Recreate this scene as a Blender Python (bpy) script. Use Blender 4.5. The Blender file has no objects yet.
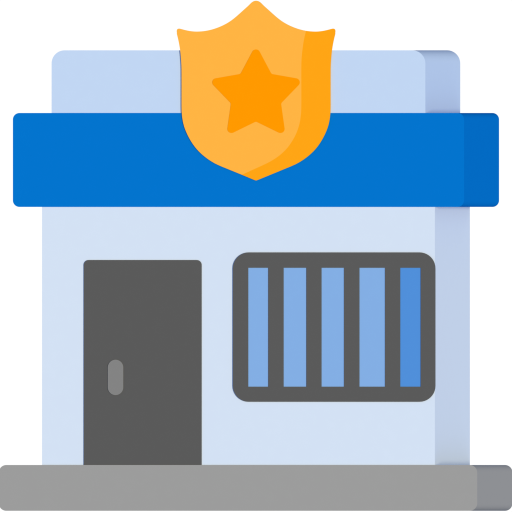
import bpy, bmesh, math
from mathutils import Vector
from mathutils.geometry import tessellate_polygon

scene = bpy.context.scene
YAW = math.asin(0.14)                 # the camera stands a little to the right of square-on
SN, CS = math.sin(YAW), math.cos(YAW)

# ---------------------------------------------------------------- camera
cam_data = bpy.data.cameras.new('camera')
cam_data.type = 'ORTHO'
cam_data.ortho_scale = 5.12
cam_data.clip_end = 200
cam = bpy.data.objects.new('camera', cam_data)
scene.collection.objects.link(cam)
cam.rotation_euler = (math.radians(90), 0, YAW)
# picture centre: 2.56 m along the camera's right axis
cam.location = Vector((2.56 * CS, 2.56 * SN, 2.56)) + Vector((SN, -CS, 0)) * 30
scene.camera = cam

# ---------------------------------------------------------------- light: made-up shaped surround + soft frontal lamp
world = bpy.data.worlds.new('World')
scene.world = world
world.use_nodes = True
wn = world.node_tree
bg = wn.nodes['Background']
# invented world light: white behind the building, dimmer and bluish everywhere else
AMBIENT = (0.21, 0.30, 0.53)
def _prof(z):
    return min(1, max(0.25, 1 - 0.75 * (z - 0.45) / 0.35))
# share of that light reaching an upright face
HSUM = sum(_prof(math.sin(e)) * math.cos(e) ** 2 for e in [math.pi / 2 * (k + .5) / 500 for k in range(500)]) / 500 * 2
tcw = wn.nodes.new('ShaderNodeTexCoord')
dot = wn.nodes.new('ShaderNodeVectorMath'); dot.operation = 'DOT_PRODUCT'
dot.inputs[1].default_value = (-SN, CS, 0)
mr = wn.nodes.new('ShaderNodeMapRange')
mr.inputs['From Min'].default_value = math.cos(math.radians(60))
mr.inputs['From Max'].default_value = math.cos(math.radians(42))
mx = wn.nodes.new('ShaderNodeMix'); mx.data_type = 'RGBA'
mx.inputs[6].default_value = AMBIENT + (1,)
mx.inputs[7].default_value = (1.02, 1.02, 1.02, 1)
wn.links.new(tcw.outputs['Generated'], dot.inputs[0])
wn.links.new(dot.outputs['Value'], mr.inputs['Value'])
wn.links.new(mr.outputs['Result'], mx.inputs[0])
# surround weakened above and below, shaped to lessen shading under the overhangs
sep = wn.nodes.new('ShaderNodeSeparateXYZ')
ab = wn.nodes.new('ShaderNodeMath'); ab.operation = 'ABSOLUTE'
mz = wn.nodes.new('ShaderNodeMapRange')
for k, v in (('From Min', 0.45), ('From Max', 0.8), ('To Min', 1.0), ('To Max', 0.25)):
    mz.inputs[k].default_value = v
ma = wn.nodes.new('ShaderNodeVectorMath'); ma.operation = 'SCALE'
ma.inputs[0].default_value = [a / HSUM for a in AMBIENT]
wn.links.new(tcw.outputs['Generated'], sep.inputs[0])
wn.links.new(sep.outputs['Z'], ab.inputs[0])
wn.links.new(ab.outputs[0], mz.inputs['Value'])
wn.links.new(mz.outputs['Result'], ma.inputs['Scale'])
wn.links.new(ma.outputs[0], mx.inputs[6])
wn.links.new(mx.outputs[2], bg.inputs['Color'])
bg.inputs['Strength'].default_value = 1.0

LAMP = (1.02, 0.87, 0.55)             # warm; light per channel on a surface square to it
LAMP_YAW = math.radians(34)           # from the right of square-on, level
sun_data = bpy.data.lights.new('sun', 'SUN')
sun_data.color = LAMP
sun_data.energy = math.pi
sun_data.angle = math.radians(10)
sun = bpy.data.objects.new('sun', sun_data)
sun.location = (8, -10, 4)
sun.rotation_euler = (math.radians(90), 0, LAMP_YAW)
scene.collection.objects.link(sun)

scene.view_settings.view_transform = 'Standard'
scene.view_settings.look = 'None'
scene.view_settings.exposure = 0
scene.view_settings.gamma = 1

# ---------------------------------------------------------------- helpers
def lin(c):
    c /= 255
    return c / 12.92 if c <= 0.04045 else ((c + 0.055) / 1.055) ** 2.4

FRONT = [a + l * math.cos(LAMP_YAW) for a, l in zip(AMBIENT, LAMP)]     # light reaching a front face, per channel

def mat(name, rgb, rough=0.9, spec=0.0, gain=1.0, grain=0.004):
    """paint: a base colour with a very fine, barely visible procedural grain"""
    m = bpy.data.materials.new(name)
    m.use_nodes = True
    nt = m.node_tree
    b = nt.nodes['Principled BSDF']
    col = [min(0.98, lin(v) / FRONT[i] * gain) for i, v in enumerate(rgb)]
    tc = nt.nodes.new('ShaderNodeTexCoord')
    nz = nt.nodes.new('ShaderNodeTexNoise')
    nz.inputs['Scale'].default_value = 9
    nz.inputs['Detail'].default_value = 3
    rp = nt.nodes.new('ShaderNodeValToRGB')
    rp.color_ramp.elements[0].position = 0.3
    rp.color_ramp.elements[1].position = 0.7
    rp.color_ramp.elements[0].color = [c * (1 - grain) for c in col] + [1]
    rp.color_ramp.elements[1].color = [c * (1 + grain) for c in col] + [1]
    nt.links.new(tc.outputs['Object'], nz.inputs['Vector'])
    nt.links.new(nz.outputs['Fac'], rp.inputs['Fac'])
    nt.links.new(rp.outputs['Color'], b.inputs['Base Color'])
    b.inputs['Roughness'].default_value = rough
    b.inputs['Specular IOR Level'].default_value = spec
    return m

M_WALL = mat('pale_blue_render', (211, 225, 244))
M_PARAPET = mat('light_blue_render', (193, 214, 243))
M_BLUE = mat('blue_fascia_paint', (3, 116, 206))
M_STONE = mat('grey_concrete', (156, 156, 156))
M_DARK = mat('dark_grey_metal', (90, 90, 90))
M_HANDLE = mat('grey_handle_metal', (131, 131, 131))
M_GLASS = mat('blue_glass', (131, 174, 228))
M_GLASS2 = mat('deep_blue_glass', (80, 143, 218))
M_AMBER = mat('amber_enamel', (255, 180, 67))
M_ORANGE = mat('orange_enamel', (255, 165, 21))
M_STAR = mat('deep_orange_enamel', (255, 153, 0))

def P(u, v, y):
    """drawing measure (centimetres across, centimetres down from 5.12 m) on the plane at depth y -> metres"""
    return Vector(((u / 100 - y * SN) / CS, y, (512 - v) / 100))

def fillet(pts, radii, n=10):
    out = []
    N = len(pts)
    for i in range(N):
        p = Vector(pts[i]); r = radii[i] if isinstance(radii, (list, tuple)) else radii
        if r <= 0:
            out.append(tuple(p)); continue
        a = (Vector(pts[i - 1]) - p).normalized(); b = (Vector(pts[(i + 1) % N]) - p).normalized()
        half = math.acos(max(-1, min(1, a.dot(b)))) / 2
        d = r / math.tan(half)
        c = p + (a + b).normalized() * (r / math.sin(half))
        s = p + a * d - c; e = p + b * d - c
        a0 = math.atan2(s.y, s.x); a1 = math.atan2(e.y, e.x)
        da = (a1 - a0 + math.pi) % (2 * math.pi) - math.pi
        for k in range(n + 1):
            t = a0 + da * k / n
            out.append((c.x + r * math.cos(t), c.y + r * math.sin(t)))
    return out

def rrect(u0, v0, u1, v1, r):
    return fillet([(u0, v0), (u1, v0), (u1, v1), (u0, v1)], r)

def link(name, bm, m, parent, origin):
    bmesh.ops.recalc_face_normals(bm, faces=bm.faces[:])
    base = Vector((0, 0, 0))
    if parent is not None:
        p = parent
        while p is not None:
            base += p.location; p = p.parent
    if origin is None:
        origin = base.copy()
    bmesh.ops.translate(bm, verts=bm.verts[:], vec=-origin)
    me = bpy.data.meshes.new(name)
    bm.to_mesh(me); bm.free()
    me.materials.append(m)
    o = bpy.data.objects.new(name, me)
    scene.collection.objects.link(o)
    o.parent = parent
    o.location = origin - base
    return o

def prism(name, loop, y0, y1, m, parent=None, hole=None, yref=None):
    """extrude an outline (with an optional hole) from depth y0 back to y1"""
    yr = y0 if yref is None else yref
    bm = bmesh.new()
    loops = [loop] + ([hole] if hole else [])
    fr, bk = [], []
    for lp in loops:
        ps = [P(u, v, yr) for u, v in lp]
        fr.append([bm.verts.new((p.x, y0, p.z)) for p in ps])
        bk.append([bm.verts.new((p.x, y1, p.z)) for p in ps])
    for vs in (fr, bk):
        tris = tessellate_polygon([[Vector((q.co.x, q.co.z, 0)) for q in l] for l in vs])
        flat = [q for l in vs for q in l]
        for t in tris:
            try:
                bm.faces.new([flat[i] for i in t])
            except ValueError:
                pass
    for f, b in zip(fr, bk):
        for i in range(len(f)):
            j = (i + 1) % len(f)
            bm.faces.new((f[i], f[j], b[j], b[i]))
    c = sum((v.co for v in fr[0]), Vector()) / len(fr[0])
    zmin = min(v.co.z for v in fr[0])
    return link(name, bm, m, parent, Vector((c.x, (y0 + y1) / 2, zmin)))

# ---------------------------------------------------------------- the setting: kerbed pavement slab
pavement = prism('pavement', rrect(-1.2, 465, 477.2, 510.8, 7.5), -0.02, 2.50, M_STONE)
pavement['kind'] = 'structure'

# ---------------------------------------------------------------- the station
station = bpy.data.objects.new('police_station', None)
station.location = (2.56, 1.25, 0.47)
scene.collection.objects.link(station)
station['label'] = 'small pale blue police station with a bright blue roof band, dark door and barred window'
station['category'] = 'police station'

wall = prism('wall', [(42, 206), (434.9, 206), (434.9, 465), (42, 465)], 0.0, 2.50, M_WALL, station)
band = prism('roof_band', rrect(12.9, 113, 464, 206.9, 6.5), -0.012, 2.49, M_BLUE, station)
band['label'] = 'bright blue overhanging roof band'
parapet = prism('parapet', rrect(51.6, 50.3, 425.3, 140, 13), -0.004, 2.49, M_PARAPET, station)

door = prism('door', fillet([(83.8, 260), (201.6, 260), (201.6, 465), (83.8, 465)], [5, 5, 0, 0]),
             -0.010, 0.03, M_DARK, station)
door_handle = prism('door_handle', rrect(107.8, 359.7, 123.2, 395.1, 7.65), -0.018, -0.008, M_HANDLE, door)

# barred window
WY = -0.014
window = bpy.data.objects.new('window', None)
window.parent = station
window.location = P(334, 402, WY) - station.location
scene.collection.objects.link(window)
PX = [(248.2, 268.2), (283.6, 306.3), (321.5, 344.0), (359.4, 385.0), (400.2, 420.7)]
T, B = 267.8, 386.7
prism('window_frame', rrect(232.9, 252.4, 435.3, 401.8, 16), WY, 0.0, M_DARK, window,
      hole=[(PX[0][0], T), (PX[4][1], T), (PX[4][1], B), (PX[0][0], B)])
for i in range(4):
    a, b = PX[i][1], PX[i + 1][0]
    prism('window_bar', [(a, T), (b, T), (b, B), (a, B)], WY + 0.001, 0.0, M_DARK, window, yref=WY)
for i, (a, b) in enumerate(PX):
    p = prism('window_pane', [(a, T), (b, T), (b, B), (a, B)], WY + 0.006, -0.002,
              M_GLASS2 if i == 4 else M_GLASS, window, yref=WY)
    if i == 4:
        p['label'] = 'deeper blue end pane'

# ---------------------------------------------------------------- the badge sign
def spline(pts, n=8):
    out = []
    q = [Vector(p) for p in pts]
    q = [q[0] * 2 - q[1]] + q + [q[-1] * 2 - q[-2]]
    for i in range(1, len(q) - 2):
        p0, p1, p2, p3 = q[i - 1:i + 3]
        for k in range(n):
            t = k / n
            out.append(tuple(0.5 * ((2 * p1) + (p2 - p0) * t + (2 * p0 - 5 * p1 + 4 * p2 - p3) * t * t
                                    + (3 * p1 - p0 - 3 * p2 + p3) * t ** 3)))
    out.append(tuple(q[-2]))
    return out

def arc_corner(p_in, corner, p_out, n=8):
    """rounds a corner between two tangent points"""
    a, c, b = Vector(p_in), Vector(corner), Vector(p_out)
    return [tuple(a * (1 - t) ** 2 + c * 2 * t * (1 - t) + b * t * t) for t in [k / n for k in range(n + 1)]]

TOP = [(248, 6.0), (243.6, 9.95), (239.2, 13.9), (235.3, 17.3), (231.2, 20.5), (227, 23.2), (222.4, 25.6), (217.4, 27.7), (211.9, 29.5),
       (206, 30.8), (200.9, 31.4), (195.4, 31.55), (190, 31.05), (185.0, 30.05), (181.2, 29.05)]
SIDE = [(176.6, 33.0), (178.2, 39.5), (179.6, 46.8), (180.6, 54.5), (181.3, 64), (181.5, 74), (181.5, 106)]
LOW = [(181.5, 106), (181.7, 112.5), (182.5, 119.5), (184.0, 126.1), (186.4, 132.5), (189.6, 138.9), (193.6, 145.2),
       (198.4, 151), (203.6, 155.8), (209.2, 160), (215.2, 163.6), (221.5, 166.5)]
half = arc_corner((256, 0.75), (253.3, 0.75), (250.8, 3.2)) + spline(TOP) + \
       arc_corner((180.6, 28.85), (175.8, 27.6), (176.9, 33.0))[1:] + spline(SIDE)[1:-1] + spline(LOW) + [(254.6, 180.1), (256, 180.5)]
mirror = lambda lp: [(512 - u, v) for u, v in reversed(lp)]
full = half[:-1] + [half[-1]] + mirror(half)[1:-1]     # peak -> left -> foot -> right -> peak

INNER = [(305.9, 31.2), (304.2, 38.5), (303.0, 45.5), (301.7, 57), (301.3, 70), (301.3, 106), (300.6, 117),
         (299.4, 124), (297.4, 130.5), (295.0, 136), (292.0, 141.3), (287.7, 147.4), (282.4, 152.9), (276.5, 157.6), (269.7, 161.8),
         (262.8, 165.2), (256, 168.3), (241.8, 174.75)]
inner = spline(INNER, 6)
right = mirror(half)                                    # foot -> ... -> peak
# amber face: peak -> left -> to the foot of the seam -> up the seam -> along the top back to the peak
left_part = [p for p in half if not (p[0] > 241.8 and p[1] > 170)]
top_right = [p for p in right if p[1] < 31.3 and p[0] < 305.9]
amber = left_part + list(reversed(inner)) + top_right[:-1]
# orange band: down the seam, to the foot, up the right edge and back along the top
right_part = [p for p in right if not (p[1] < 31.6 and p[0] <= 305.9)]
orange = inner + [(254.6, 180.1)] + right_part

badge = bpy.data.objects.new('badge_sign', None)
badge.location = P(256, 180.5, -0.012)
scene.collection.objects.link(badge)
badge['label'] = 'orange shield-shaped sheriff badge with a star, mounted on the blue roof band'
badge['category'] = 'badge sign'
YB = -0.024
shield = prism('shield', amber, YB, -0.012, M_AMBER, badge)
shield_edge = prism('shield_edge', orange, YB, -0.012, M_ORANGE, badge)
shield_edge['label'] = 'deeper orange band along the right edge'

R, r, cy = 50.4, 26.3, 95.2
star_pts, rad = [], []
for k in range(10):
    a = -math.pi / 2 + k * math.pi / 5
    q = R if k % 2 == 0 else r
    star_pts.append((256 + q * math.cos(a), cy + q * math.sin(a)))
    rad.append(4.1 if k % 2 == 0 else 3.0)
star = prism('star', fillet(star_pts, rad), YB - 0.003, YB + 0.002, M_STAR, badge)
